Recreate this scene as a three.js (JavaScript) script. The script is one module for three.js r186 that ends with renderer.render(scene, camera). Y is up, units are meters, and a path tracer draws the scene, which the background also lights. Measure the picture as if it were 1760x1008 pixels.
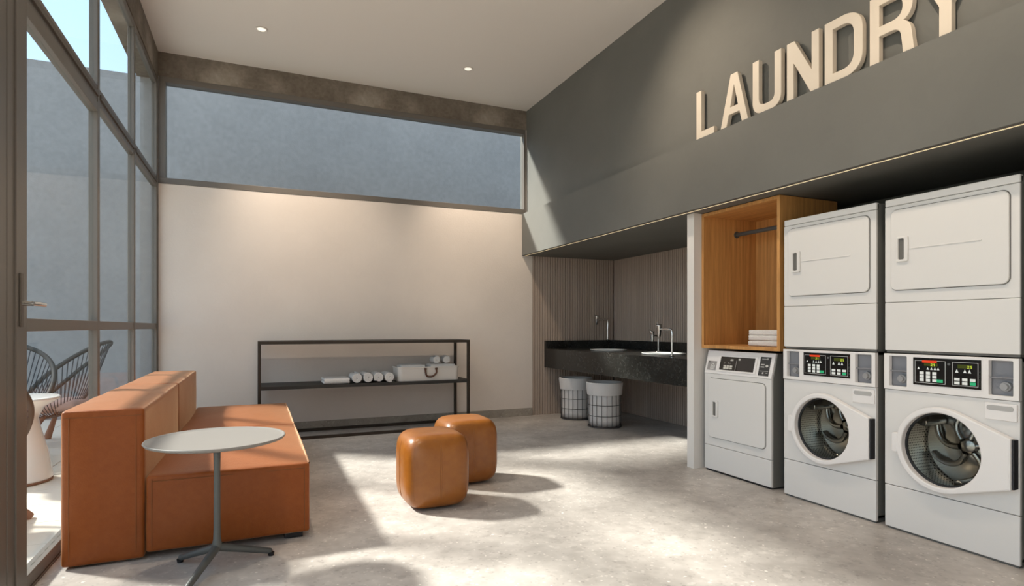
import * as THREE from 'three';
import { RoundedBoxGeometry } from 'three/addons/geometries/RoundedBoxGeometry.js';
import { mergeGeometries } from 'three/addons/utils/BufferGeometryUtils.js';
import { ImprovedNoise } from 'three/addons/math/ImprovedNoise.js';
import { RectAreaLightUniformsLib } from 'three/addons/lights/RectAreaLightUniformsLib.js';

// ---------------------------------------------------------------- camera, sky, sun, exposure
RectAreaLightUniformsLib.init();
const scene = new THREE.Scene();
const renderer = new THREE.WebGLRenderer({ antialias: true });
renderer.toneMapping = THREE.LinearToneMapping;
renderer.toneMappingExposure = 0.84;
renderer.shadowMap.enabled = true;
const EYE = 1.22, FOCAL = 1006, YAW = Math.atan2(440, 1006);
const camera = new THREE.PerspectiveCamera(2 * Math.atan(504 / FOCAL) * 180 / Math.PI, 1760 / 1008, 0.05, 200);
camera.position.set(0, EYE, 0);
camera.lookAt(Math.sin(YAW), EYE, -Math.cos(YAW));
camera.setViewOffset(1760, 1008, 0, -58.5, 1760, 1008);

const SUN = new THREE.Vector3(0.93, -1, 0.76);           // the way the sunlight travels
const sun = new THREE.DirectionalLight(new THREE.Color().setRGB(1.0, 0.94, 0.87), 12.4);
sun.position.copy(SUN).multiplyScalar(-12).add(new THREE.Vector3(1, 0, -4));
sun.target.position.set(1, 0, -4);
sun.castShadow = true;
sun.shadow.radius = 10;
sun.shadow.mapSize.set(4096, 4096);
Object.assign(sun.shadow.camera, { left: -9, right: 9, top: 9, bottom: -9, near: 0.5, far: 40 });
scene.add(sun, sun.target);

const noise = new ImprovedNoise();
function skyTexture() {
  const W = 1024, Hh = 512, d = new Float32Array(W * Hh * 4);
  for (let j = 0; j < Hh; j++) for (let i = 0; i < W; i++) {
    const el = ((j + 0.5) / Hh - 0.5) * Math.PI, az = ((i + 0.5) / W - 0.5) * 2 * Math.PI;
    const y = Math.sin(el), c = Math.cos(el), x = c * Math.cos(az), z = c * Math.sin(az);
    let f = 0, a = 0.55, s = 2.2;
    for (let o = 0; o < 5; o++) { f += a * noise.noise(x * s + 7.3, y * s * 2.2 + 1.7, z * s + 3.1); a *= 0.55; s *= 2.05; }
    const cl = THREE.MathUtils.smoothstep(f, -0.12, 0.38);
    const h = Math.pow(Math.max(0, 1 - Math.max(0, y)), 4.5);
    const sky = [0.92 + 1.3 * h, 1.42 + 0.92 * h, 2.0 + 0.4 * h], w = [2.66, 2.58, 2.56];
    for (let k = 0; k < 3; k++) d[(j * W + i) * 4 + k] = y < 0 ? 0.9 : sky[k] + (w[k] - sky[k]) * cl * 0.85;
    d[(j * W + i) * 4 + 3] = 1;
  }
  const t = new THREE.DataTexture(d, W, Hh, THREE.RGBAFormat, THREE.FloatType);
  t.mapping = THREE.EquirectangularReflectionMapping; t.magFilter = THREE.LinearFilter; t.needsUpdate = true;
  return t;
}
scene.background = skyTexture();

// ---------------------------------------------------------------- helpers
let seed = 12345;
const rnd = () => { seed = (seed * 1664525 + 1013904223) >>> 0; return seed / 4294967296; };
const R = (a, b) => a + (b - a) * rnd();
const taken = {};
function numbered(n) { if (n in taken) { taken[n]++; return n + '_' + String(taken[n]).padStart(3, '0'); } taken[n] = 0; return n; }
const shade = (o) => { o.castShadow = true; o.receiveShadow = true; return o; };
function metric(g) {                                       // uv in metres, by the way each face points
  if (g.index) g = g.toNonIndexed();
  if (!g.attributes.normal) g.computeVertexNormals();
  const p = g.attributes.position, uv = new Float32Array(p.count * 2);
  const a = new THREE.Vector3(), b = new THREE.Vector3(), c = new THREE.Vector3();
  for (let i = 0; i < p.count; i += 3) {
    a.fromBufferAttribute(p, i); b.fromBufferAttribute(p, i + 1); c.fromBufferAttribute(p, i + 2);
    const n = b.clone().sub(a).cross(c.clone().sub(a)), x = Math.abs(n.x), y = Math.abs(n.y), z = Math.abs(n.z);
    [a, b, c].forEach((v, k) => {
      const q = x >= y && x >= z ? [v.z, v.y] : y >= z ? [v.x, v.z] : [v.x, v.y];
      uv[(i + k) * 2] = q[0]; uv[(i + k) * 2 + 1] = q[1];
    });
  }
  g.setAttribute('uv', new THREE.BufferAttribute(uv, 2));
  for (const k of Object.keys(g.attributes)) if (!['position', 'normal', 'uv'].includes(k)) g.deleteAttribute(k);
  return g;
}
const merge = (gs) => { const m = gs.map((g) => (Array.isArray(g) ? merge(g) : metric(g))); return m.length === 1 ? m[0] : mergeGeometries(m); };
const box = (x0, x1, y0, y1, z0, z1) => new THREE.BoxGeometry(x1 - x0, y1 - y0, z1 - z0).translate((x0 + x1) / 2, (y0 + y1) / 2, (z0 + z1) / 2);
const rbox = (x0, x1, y0, y1, z0, z1, r = 0.004, s = 2) => new RoundedBoxGeometry(x1 - x0, y1 - y0, z1 - z0, s, Math.min(r, (x1 - x0) / 2.01, (y1 - y0) / 2.01, (z1 - z0) / 2.01)).translate((x0 + x1) / 2, (y0 + y1) / 2, (z0 + z1) / 2);
const V = (x, y, z) => new THREE.Vector3(x, y, z);
const tube = (pts, r, seg = 24, rad = 8, closed = false) => new THREE.TubeGeometry(new THREE.CatmullRomCurve3(pts, closed, 'centripetal'), seg, r, rad, closed);
function rod(a, b, r0, r1 = r0, n = 12) {
  const d = b.clone().sub(a), g = new THREE.CylinderGeometry(r1, r0, d.length(), n);
  g.applyQuaternion(new THREE.Quaternion().setFromUnitVectors(V(0, 1, 0), d.clone().normalize()));
  return g.translate((a.x + b.x) / 2, (a.y + b.y) / 2, (a.z + b.z) / 2);
}
const lathe = (pts, n = 40) => new THREE.LatheGeometry(pts.map(([r, y]) => new THREE.Vector2(r, y)), n);
function extrude(shape, depth, bevel = 0.004, z = 0, curve = 16) {   // front face at z, body behind it
  return new THREE.ExtrudeGeometry(shape, { depth: depth - 2 * bevel, bevelEnabled: bevel > 0, bevelThickness: bevel, bevelSize: bevel, bevelOffset: -bevel, bevelSegments: 2, curveSegments: curve }).translate(0, 0, z - depth + bevel);
}
function roundRect(x0, x1, y0, y1, r, path = new THREE.Shape()) {
  path.moveTo(x0 + r, y0); path.lineTo(x1 - r, y0); path.absarc(x1 - r, y0 + r, r, -Math.PI / 2, 0);
  path.lineTo(x1, y1 - r); path.absarc(x1 - r, y1 - r, r, 0, Math.PI / 2); path.lineTo(x0 + r, y1); path.absarc(x0 + r, y1 - r, r, Math.PI / 2, Math.PI);
  path.lineTo(x0, y0 + r); path.absarc(x0 + r, y0 + r, r, Math.PI, 1.5 * Math.PI);
  return path;
}
function mesh(name, geos, mat, parent) {
  const m = shade(new THREE.Mesh(merge(Array.isArray(geos) ? geos : [geos]), mat));
  m.name = parent ? name : numbered(name);
  (parent ?? scene).add(m);
  return m;
}
function tag(o, label, category, group) { o.userData.label = label; o.userData.category = category; if (group) o.userData.group = group; return o; }
function thing(name, label, category, at = [0, 0, 0], turn = 0, group) {
  const g = new THREE.Group(); g.name = numbered(name); g.position.set(...at); g.rotation.y = turn; scene.add(g);
  return tag(g, label, category, group);
}
function copy(o, at, label, turn) {
  const c = o.clone(); c.name = numbered(o.name.replace(/_\d{3}$/, '')); c.userData = { ...o.userData }; if (label) c.userData.label = label;
  c.position.set(...at); if (turn !== undefined) c.rotation.y = turn; scene.add(c); return c;
}
function struct(name, geos, mat, label, category) {
  const m = mesh(name, geos, mat); m.userData.kind = 'structure'; return tag(m, label, category);
}
function structGroup(name, label, category) { const g = thing(name, label, category); g.userData.kind = 'structure'; return g; }

// soft upholstered block: p in [-1,1]^3 -> a rounded, bulging box
function softPoint(p, h, r, b) {
  const q = V(p.x * h.x, p.y * h.y, p.z * h.z), c = V(THREE.MathUtils.clamp(q.x, -(h.x - r), h.x - r), THREE.MathUtils.clamp(q.y, -(h.y - r), h.y - r), THREE.MathUtils.clamp(q.z, -(h.z - r), h.z - r));
  const d = q.sub(c); if (d.lengthSq() > 1e-12) { const m = Math.max(Math.abs(d.x), Math.abs(d.y), Math.abs(d.z)); d.normalize().multiplyScalar(Math.min(r, m)); }
  const o = c.add(d), k = (u, v, w) => u * Math.abs(u) * (1 - v * v) * (1 - w * w);
  o.x += b.x * k(p.x, p.y, p.z); o.y += b.y * k(p.y, p.x, p.z); o.z += b.z * k(p.z, p.x, p.y);
  return o;
}
function softBox(w, h, d, r, b, n = 26, wrinkle = 0, ns = 6) {
  const half = V(w / 2, h / 2, d / 2), bb = typeof b === 'number' ? V(b, b, b) : b;
  const g = new THREE.BoxGeometry(2, 2, 2, n, n, n), p = g.attributes.position, q = V(0, 0, 0), off = rnd() * 50;
  const e = (t) => Math.sign(t) * (1 - Math.pow(1 - Math.abs(t), 1.7));
  for (let i = 0; i < p.count; i++) {
    q.fromBufferAttribute(p, i); q.set(e(q.x), e(q.y), e(q.z));
    const o = softPoint(q, half, r, bb);
    if (wrinkle) { const m = noise.noise(o.x * ns + off, o.y * ns, o.z * ns) + 0.5 * noise.noise(o.x * ns * 2.3 + off, o.y * ns * 2.3, o.z * ns * 2.3); o.multiplyScalar(1 + wrinkle * m / Math.max(0.1, o.length())); }
    p.setXYZ(i, o.x, o.y, o.z);
  }
  // one smooth skin across the box's edges
  const map = new Map(), pos = [], idx = [], back = [];
  for (let i = 0; i < p.count; i++) { const k = [p.getX(i), p.getY(i), p.getZ(i)].map((x) => Math.round(x * 1e5)).join(); if (!map.has(k)) { map.set(k, pos.length / 3); pos.push(p.getX(i), p.getY(i), p.getZ(i)); } back.push(map.get(k)); }
  for (let i = 0; i < g.index.count; i++) idx.push(back[g.index.getX(i)]);
  const out = new THREE.BufferGeometry(); out.setAttribute('position', new THREE.Float32BufferAttribute(pos, 3)); out.setIndex(idx); out.computeVertexNormals();
  return out;
}

// ---------------------------------------------------------------- textures and materials
function grid(n) { const a = new Float32Array(n * n); for (let i = 0; i < a.length; i++) a[i] = rnd(); return a; }
function tileNoise(cells, kx = 1, ky = 1) {                // value noise that repeats over the unit square
  const cx = Math.round(cells * kx), cy = Math.round(cells * ky), a = new Float32Array(cx * cy); for (let i = 0; i < a.length; i++) a[i] = rnd();
  const s = (t) => t * t * (3 - 2 * t);
  return (u, v) => {
    const x = u * cx, y = v * cy, i = Math.floor(x), j = Math.floor(y), fx = s(x - i), fy = s(y - j);
    const g = (m, n) => a[((n % cy) + cy) % cy * cx + ((m % cx) + cx) % cx];
    return (g(i, j) * (1 - fx) + g(i + 1, j) * fx) * (1 - fy) + (g(i, j + 1) * (1 - fx) + g(i + 1, j + 1) * fx) * fy - 0.5;
  };
}
function fbm(cells, oct = 4, kx = 1, ky = 1) { const n = []; for (let o = 0; o < oct; o++) n.push(tileNoise(cells * 2 ** o, kx, ky)); return (u, v) => n.reduce((s, f, o) => s + f(u, v) * 0.55 ** o, 0); }
function tex(size, fn, metres, srgb = true) {
  const d = new Uint8Array(size * size * 4);
  for (let j = 0; j < size; j++) for (let i = 0; i < size; i++) {
    const c = fn((i + 0.5) / size, (j + 0.5) / size, i, j);
    for (let k = 0; k < 3; k++) d[(j * size + i) * 4 + k] = Math.max(0, Math.min(255, c[k])); d[(j * size + i) * 4 + 3] = 255;
  }
  const t = new THREE.DataTexture(d, size, size); t.wrapS = t.wrapT = THREE.RepeatWrapping; t.magFilter = THREE.LinearFilter; t.minFilter = THREE.LinearMipmapLinearFilter; t.generateMipmaps = true;
  if (srgb) t.colorSpace = THREE.SRGBColorSpace;
  t.repeat.set(1 / (metres[0] ?? metres), 1 / (metres[1] ?? metres)); t.needsUpdate = true;
  return t;
}
const std = (color, roughness = 0.6, more = {}) => new THREE.MeshStandardMaterial({ color, roughness, ...more });
const phys = (color, roughness, more = {}) => new THREE.MeshPhysicalMaterial({ color, roughness, ...more });
const flat = (rgb, f, amp, size, metres) => tex(size, (u, v) => { const n = f(u, v) * amp; return rgb.map((c) => c + n); }, metres);

function floorTextures() {
  const N = 1024, chips = new Float32Array(N * N), stamp = (n, r0, r1, a0, a1) => {
    for (let k = 0; k < n; k++) {
      const cx = R(0, N), cy = R(0, N), rx = R(r0, r1), ry = rx * R(0.45, 1), th = R(0, 3.14), a = R(a0, a1), m = Math.ceil(rx) + 1, c = Math.cos(th), s = Math.sin(th);
      for (let y = -m; y <= m; y++) for (let x = -m; x <= m; x++) {
        const q = ((x * c + y * s) / rx) ** 2 + ((-x * s + y * c) / ry) ** 2;
        if (q < 1) chips[((Math.floor(cy + y) + N) % N) * N + ((Math.floor(cx + x) + N) % N)] += a * Math.min(1, (1 - q) * 2.5);
      }
    }
  };
  stamp(2600, 1, 4.5, 6, 17); stamp(3000, 1, 4.5, -16, -5); stamp(260, 1.6, 3.6, 26, 50); stamp(420, 4, 12, -9, -3); stamp(420, 4, 12, 3, 9);
  const a = fbm(5, 5), b = fbm(40, 3), c = fbm(3, 3, 1, 3);
  return tex(N, (u, v, i, j) => { const n = a(u, v) * 26 + b(u, v) * 12 + c(u, v) * 12 + chips[j * N + i]; return [184 + n * 1.2, 177 + n * 1.2, 171 + n * 1.17]; }, 2.6);
}
const floorMap = floorTextures();
const fine = fbm(64, 3), broad = fbm(4, 5);
const plasterBump = tex(512, (u, v) => { const n = 128 + fine(u, v) * 90 + broad(u, v) * 30; return [n, n, n]; }, 0.8, false);
const grainNoise = fbm(3, 5, 10, 1), pore = fbm(24, 3, 8, 1);
const M = {
  floor: phys(0xffffff, 0.42, { map: floorMap, specularIntensity: 0.6 }),
  stone: std(0xd8d4cc, 0.6, { map: floorMap }),
  cream: std(0xffffff, 0.9, { map: flat([226, 215, 206], broad, 7, 512, 3), bumpMap: plasterBump, bumpScale: 0.0012 }),
  ceiling: std(0xe8e1da, 0.95, { bumpMap: plasterBump, bumpScale: 0.0004 }),
  concrete: std(0xffffff, 0.85, { map: tex(512, (u, v) => { const n = broad(u, v) * 42 + fine(u, v) * 12; return [128 + n, 118 + n, 107 + n]; }, 1.6), bumpMap: plasterBump, bumpScale: 0.0012 }),
  dark: std(0xffffff, 0.75, { map: flat([108, 107, 102], broad, 6, 256, 2.2) }),
  post: std(0xe6e1dc, 0.7),
  frame: phys(0x716b65, 0.45, { metalness: 0.2 }),
  frameDark: phys(0x5f5851, 0.5, { metalness: 0.2 }),
  glass: phys(0xf4f7f6, 0.0, { transmission: 1, thickness: 0, ior: 1.5, specularIntensity: 0.18 }),
  render: std(0xffffff, 0.95, { map: tex(512, (u, v) => { const n = broad(u, v) * 6 + fine(u, v) * 7; return [147 + n, 146 + n, 147 + n]; }, 3), bumpMap: plasterBump, bumpScale: 0.002 }),
  terrace: std(0xddd4c6, 0.7, { bumpMap: plasterBump, bumpScale: 0.0006 }),
  ground: std(0xb0a898, 0.95),
  leather: phys(0xffffff, 0.5, { map: flat([138, 70, 18], fbm(30, 4), 5, 512, 0.7), bumpMap: tex(512, (u, v) => { const n = 128 + fine(u, v) * 150; return [n, n, n]; }, 0.35, false), bumpScale: 0.0006, specularIntensity: 0.7, sheen: 1, sheenColor: new THREE.Color(0xffdcb4), sheenRoughness: 0.7 }),
  seam: std(0x7a4619, 0.7),
  piping: std(0xb98a66, 0.7),
  hide: phys(0xffffff, 0.38, { map: flat([144, 84, 21], fbm(20, 4), 9, 512, 0.8), bumpMap: tex(512, (u, v) => { const n = 128 + fine(u, v) * 120; return [n, n, n]; }, 0.3, false), bumpScale: 0.0003, clearcoat: 0.28, clearcoatRoughness: 0.22 }),
  hideSeam: std(0x8a5420, 0.6),
  black: std(0x17161a, 0.6),
  tableTop: phys(0x84807c, 0.45),
  steelGrey: phys(0x5b5d5c, 0.45, { metalness: 0.3 }),
  shelfMetal: phys(0x3c342c, 0.5, { metalness: 0.4 }),
  shelfPanel: phys(0x35322f, 0.55, { metalness: 0.2 }),
  towel: std(0xffffff, 1, { map: flat([226, 222, 218], fine, 26, 256, 0.12), bumpMap: plasterBump, bumpScale: 0.003 }),
  canvasWhite: std(0xe4dcd4, 0.85, { bumpMap: plasterBump, bumpScale: 0.0008 }),
  strap: std(0x5a3a2a, 0.7),
  wire: std(0x454343, 0.5),
  liner: std(0xd6d2d0, 0.95, { bumpMap: plasterBump, bumpScale: 0.001 }),
  slat: std(0xffffff, 0.75, { map: tex(256, (u, v) => { const n = grainNoise(u, v) * 12; return [182 + n, 164 + n, 150 + n]; }, [0.5, 1.5]) }),
  granite: phys(0xffffff, 0.22, { map: tex(512, (u, v) => { const n = Math.max(0, fine(u, v) - 0.1) * 46 + broad(u, v) * 12; return [33 + n, 33 + n, 31 + n]; }, 0.9) }),
  porcelain: phys(0xf0efec, 0.15, { clearcoat: 0.5 }),
  chrome: phys(0xd8d8d6, 0.16, { metalness: 1 }),
  wood: std(0xffffff, 0.55, { map: tex(512, (u, v) => { const n = grainNoise(u, v) * 26 + pore(u, v) * 10; return [198 + n, 143 + n * 0.85, 82 + n * 0.6]; }, [0.6, 1.4]) }),
  white: phys(0xe3e0dd, 0.36, { specularIntensity: 0.7 }),
  panelWhite: phys(0xede9e7, 0.4),
  side: phys(0x8d8b86, 0.45, { metalness: 0.3 }),
  joint: std(0x6a6864, 0.7),
  recess: std(0x8b8b90, 0.6),
  pull: std(0xb4b2b0, 0.6),
  knob: phys(0xa9a9ab, 0.3, { metalness: 0.4 }),
  screen: phys(0x0b0c0c, 0.15),
  rubber: std(0x26262a, 0.7),
  rope: std(0x3f4146, 0.8),
  chairFrame: std(0x3a3733, 0.6),
  chairLeg: std(0x7d5645, 0.7),
  cushion: std(0xc9a79c, 0.95),
  letter: phys(0xdccfbe, 0.5),
  led: new THREE.MeshStandardMaterial({ color: 0xffe8bd, emissive: new THREE.Color(1, 0.82, 0.5), emissiveIntensity: 0.55 }),
  lampGlow: new THREE.MeshStandardMaterial({ color: 0xffffff, emissive: new THREE.Color(1, 0.9, 0.72), emissiveIntensity: 0.95 }),
};
const holes = tex(256, (u, v) => { const n = 16, x = u * n, y = v * n, o = Math.floor(y) % 2 ? 0.5 : 0, dx = (x + o) % 1 - 0.5, dy = y % 1 - 0.5; const h = dx * dx + dy * dy < 0.055; return h ? [30, 28, 26] : [205, 200, 190]; }, 0.24);
M.drum = phys(0xffffff, 0.28, { metalness: 0.9, map: holes });
M.drumPlain = phys(0xa39f99, 0.2, { metalness: 1 });

// ---------------------------------------------------------------- the setting
const ZB = -7.3, XL = -0.97, CEIL = 4.19, ZF = 2.6, XU = 3.41, XBH = 3.34, XN = 4.83;
struct('floor', box(-1.03, 4.95, -0.12, 0, -7.5, ZF + 0.1), M.floor, 'speckled grey stone floor of the laundry room', 'floor');
struct('ceiling', box(-1.16, XN + 0.2, CEIL, CEIL + 0.2, -7.5, ZF + 0.2), M.ceiling, 'plain beige plaster ceiling with round downlights', 'ceiling');
struct('wall_back', [box(-0.97, 3.5, 0, 2.77, -7.42, ZB), box(3.4, 3.5, 2.77, CEIL, -7.42, ZB)], M.cream, 'cream plastered wall below the high strip window', 'wall');
struct('wall_pier', box(-1.13, -0.962, 0, CEIL, -7.42, ZB + 0.001), M.render, 'grey rendered pier at the corner of the glazed wall', 'pier');
struct('trim_1', [box(-0.97, XU, 3.93, CEIL, -7.42, ZB + 0.002)], M.concrete, 'raw concrete beam above the high strip window', 'beam');
struct('trim_2', [box(-1.16, -0.965, 3.89, CEIL, ZB, ZF)], M.concrete, 'raw concrete beam over the tall glazed wall', 'beam');
struct('baseboard_back', box(-0.96, 3.5, 0, 0.105, ZB, ZB + 0.012), M.stone, 'grey stone skirting along the cream wall', 'skirting');
struct('wall_right', [box(XU, XU + 0.2, 2.77, CEIL, -7.5, ZF)], M.dark, 'dark grey upper wall behind the raised letters', 'wall');
struct('trim_3', [box(XBH, XN + 0.1, 2.2, 2.77, -7.5, ZF)], M.dark, 'dark grey bulkhead over the machines and sink niche', 'bulkhead');
struct('wall_front', box(-1.16, XN + 0.2, 0, CEIL, ZF, ZF + 0.2), M.cream, 'cream wall closing the room opposite the strip window', 'wall');
struct('wall_machine_bay', [box(4.4, 4.5, 0, 2.2, -3.985, -1.5), box(3.5, 4.5, 0, 2.2, -1.56, -1.5)], M.dark, 'dark grey lining of the bay around the machines', 'wall');
struct('wall_side', box(3.45, 3.6, 0, 2.2, -1.5, ZF), M.cream, 'cream wall beside the machine bay', 'wall');
struct('wall_partition', box(3.45, 4.6, 0, 2.2, -4.07, -3.985), M.post, 'pale grey partition end between sink niche and wooden cabinet', 'partition');

{ // sink niche: fine vertical ribs
  const g = structGroup('wall_niche', 'taupe ribbed panelling lining the sink niche', 'wall');
  mesh('panel', [box(3.5, XN, 0, 2.2, -7.5, ZB - 0.02), box(XN + 0.02, XN + 0.12, 0, 2.2, -7.5, -4.07), box(4.5, XN + 0.12, 0, 2.2, -4.07, -3.9)], M.slat, g);
  const ribs = [];
  for (let x = 3.502; x < XN - 0.02; x += 0.04) ribs.push(box(x, x + 0.032, 0, 2.2, ZB - 0.02, ZB - 0.004));
  for (let z = ZB; z < -4.1; z += 0.04) ribs.push(box(XN + 0.004, XN + 0.02, 0, 2.2, z, z + 0.032));
  const r = mesh('rib', ribs, M.slat, g); r.userData.kind = 'stuff';
}

// tall glazed wall
{
  const g = structGroup('window_1', 'tall glazed wall in grey metal frames', 'window'), X0 = -1.02, X1 = XL;
  const post = (z0, z1, y0 = 0, y1 = 3.89, x1 = X1) => mesh('mullion', rbox(X0, x1, y0, y1, z0, z1, 0.003), M.frame, g);
  [[-7.3, -7.235], [-6.04, -5.98], [-4.76, -4.70], [-3.135, -3.04], [-1.83, -1.77], [-0.53, -0.47], [0.77, 0.83], [2.07, 2.13]].forEach((a) => post(...a));
  post(-3.22, -3.145);
  const bays = [[-7.235, -6.04], [-5.98, -4.76], [-4.70, -3.22], [-3.04, -1.83], [-1.77, -0.53], [-0.47, 0.77], [0.83, 2.07], [2.13, ZF]];
  bays.forEach(([a, b], i) => {
    const door = i === 2, rails = door ? [[2.72, 2.84], [3.83, 3.89]] : [[0, 0.06], [1.20, 1.26], [2.72, 2.84], [3.83, 3.89]];
    for (const [y0, y1] of rails) {
      const r = mesh('rail', rbox(X0, X1 - 0.004, y0, y1, a, b, 0.003), M.frame, g);
      if (y0 === 2.72) mesh('track', box(X1 - 0.006, X1 + 0.008, 2.765, 2.795, a, b), M.frameDark, r);
    }
    const panes = door ? [[2.84, 3.83]] : [[0.06, 1.20], [1.26, 2.72], [2.84, 3.83]];
    for (const [y0, y1] of panes) mesh('pane', box(-0.999, -0.993, y0, y1, a, b), M.glass, g);
  });
}
{
  const g = structGroup('door_1', 'glass door in a grey metal frame with a lever handle', 'door'), X0 = -1.015, X1 = -0.962;
  for (const [z0, z1] of [[-4.70, -4.66], [-3.35, -3.222]]) mesh('stile', rbox(X0, X1, 0.012, 2.715, z0, z1, 0.003), M.frame, g);
  for (const [y0, y1] of [[0.012, 0.075], [1.20, 1.26], [2.65, 2.715]]) mesh('rail', rbox(X0, X1, y0, y1, -4.66, -3.35, 0.003), M.frame, g);
  for (const [y0, y1] of [[0.075, 1.20], [1.26, 2.65]]) mesh('pane', box(-0.992, -0.986, y0, y1, -4.66, -3.35), M.glass, g);
  mesh('threshold', rbox(-1.03, -0.955, 0, 0.01, -4.7, -3.22, 0.003), M.frameDark, g);
  const h = mesh('handle_plate', rbox(X1, X1 + 0.008, 1.22, 1.46, -3.285, -3.25, 0.003), M.frameDark, g);
  mesh('handle', [rod(V(X1, 1.325, -3.267), V(X1 + 0.05, 1.325, -3.267), 0.011), tube([V(X1 + 0.045, 1.325, -3.262), V(X1 + 0.048, 1.326, -3.33), V(X1 + 0.046, 1.325, -3.42)], 0.011, 12, 10)], M.chrome, h);
}
// strip window high in the back wall
{
  const g = structGroup('window_2', 'long strip window under the concrete beam', 'window');
  mesh('sill', rbox(-0.96, 3.4, 2.77, 2.835, -7.42, ZB + 0.006, 0.003), M.frame, g);
  mesh('head', rbox(-0.96, 3.4, 3.87, 3.93, -7.42, ZB + 0.001, 0.003), M.frame, g);
  mesh('jamb', rbox(-0.96, -0.895, 2.835, 3.87, -7.42, ZB + 0.004, 0.003), M.frame, g);
  mesh('jamb', rbox(3.372, 3.4, 2.835, 3.87, -7.37, ZB + 0.004, 0.003), M.frame, g);
  mesh('pane', box(-0.895, 3.4, 2.835, 3.87, -7.382, -7.374), M.glass, g);
}

// outside: terrace, the neighbouring wall, ground
struct('ground', box(-40, -1.02, -0.3, -0.06, -30, 20), M.ground, 'pale ground outside around the terrace', 'ground');
struct('ground_beyond', box(-1.02, 40, -0.3, -0.13, -30, -7.5), M.ground, 'pale ground strip behind the room', 'ground');
{
  const g = structGroup('terrace', 'sunlit pale tiled terrace beyond the glass', 'terrace');
  mesh('bed', box(-5.2, -1.03, -0.06, -0.022, -9.5, 2), M.joint, g);
  const t = metric(rbox(-0.297, 0.297, -0.02, 0, -0.222, 0.222, 0.003, 1));
  for (let i = 0; i < 7; i++) for (let j = 0; j < 21; j++) {
    const x = -1.335 - i * 0.6, z = -9.27 + j * 0.45;
    if (z > 0.2) continue;
    const m = shade(new THREE.Mesh(t, M.terrace)); m.name = 'tile'; m.position.set(x, -0.005, z); g.add(m);
  }
}
{
  struct('wall_neighbour', box(-12, 9, -0.3, 4.715, -9.75, -9.5), M.render, 'tall grey rendered wall standing outside the room', 'wall');
}

// ---------------------------------------------------------------- lights of the room
{
  const spots = [[0.05, -6.34, 0.62, 2.3, -7.3], [2.23, -6.36, 2.85, 2.3, -7.3], [2.23, -4.0, 3.41, 2.6, -3.6], [2.23, -1.7, 3.41, 2.6, -1.4], [0.05, -4.0, 0.3, 0, -4.0], [0.05, -1.7, 0.3, 0, -1.7]];
  spots.forEach(([x, z, tx, ty, tz], i) => {
    const L = thing('downlight', ['round recessed ceiling downlight nearest the glazed wall and concrete beam', 'round recessed ceiling downlight near the dark upper wall and concrete beam', 'round recessed ceiling downlight in front of the raised letters', 'round recessed ceiling downlight over the machines', 'round recessed ceiling downlight over the sofa', 'round recessed ceiling downlight by the glass door'][i], 'ceiling light', [x, CEIL, z], 0, 'recessed ceiling downlights');
    mesh('trim_ring', lathe([[0.04, -0.001], [0.058, -0.001], [0.06, -0.005], [0.056, -0.009], [0.046, -0.009], [0.04, -0.004]], 32), M.ceiling, L);
    mesh('lamp', new THREE.CylinderGeometry(0.04, 0.04, 0.003, 28).translate(0, -0.003, 0), M.lampGlow, L);
    const s = new THREE.SpotLight(new THREE.Color().setRGB(1, 0.84, 0.66), i < 2 ? 16 : 11, 0, i < 2 ? 0.62 : 0.85, 1, 2);
    s.position.set(0, -0.03, 0); s.target.position.set(tx - x, ty - CEIL, tz - z); s.castShadow = true; s.shadow.radius = 2;
    L.add(s, s.target);
  });
  const led = thing('led_strip', 'thin warm light strip under the bulkhead edge', 'light strip', [XBH + 0.03, 2.2, -4.4]);
  mesh('channel', box(-0.012, 0.012, -0.006, 0, -2.88, 5.8), M.frameDark, led);
  mesh('light_tube', box(-0.0035, 0.0035, -0.009, -0.006, -2.88, 5.8), M.led, led);
  const a = new THREE.RectAreaLight(new THREE.Color().setRGB(1, 0.82, 0.55), 3, 8.6, 0.012);
  a.position.set(0, -0.014, 1.46); a.lookAt(XBH + 0.03, 0, -2.94); a.rotation.set(-Math.PI / 2, 0, Math.PI / 2); led.add(a);
}

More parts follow.
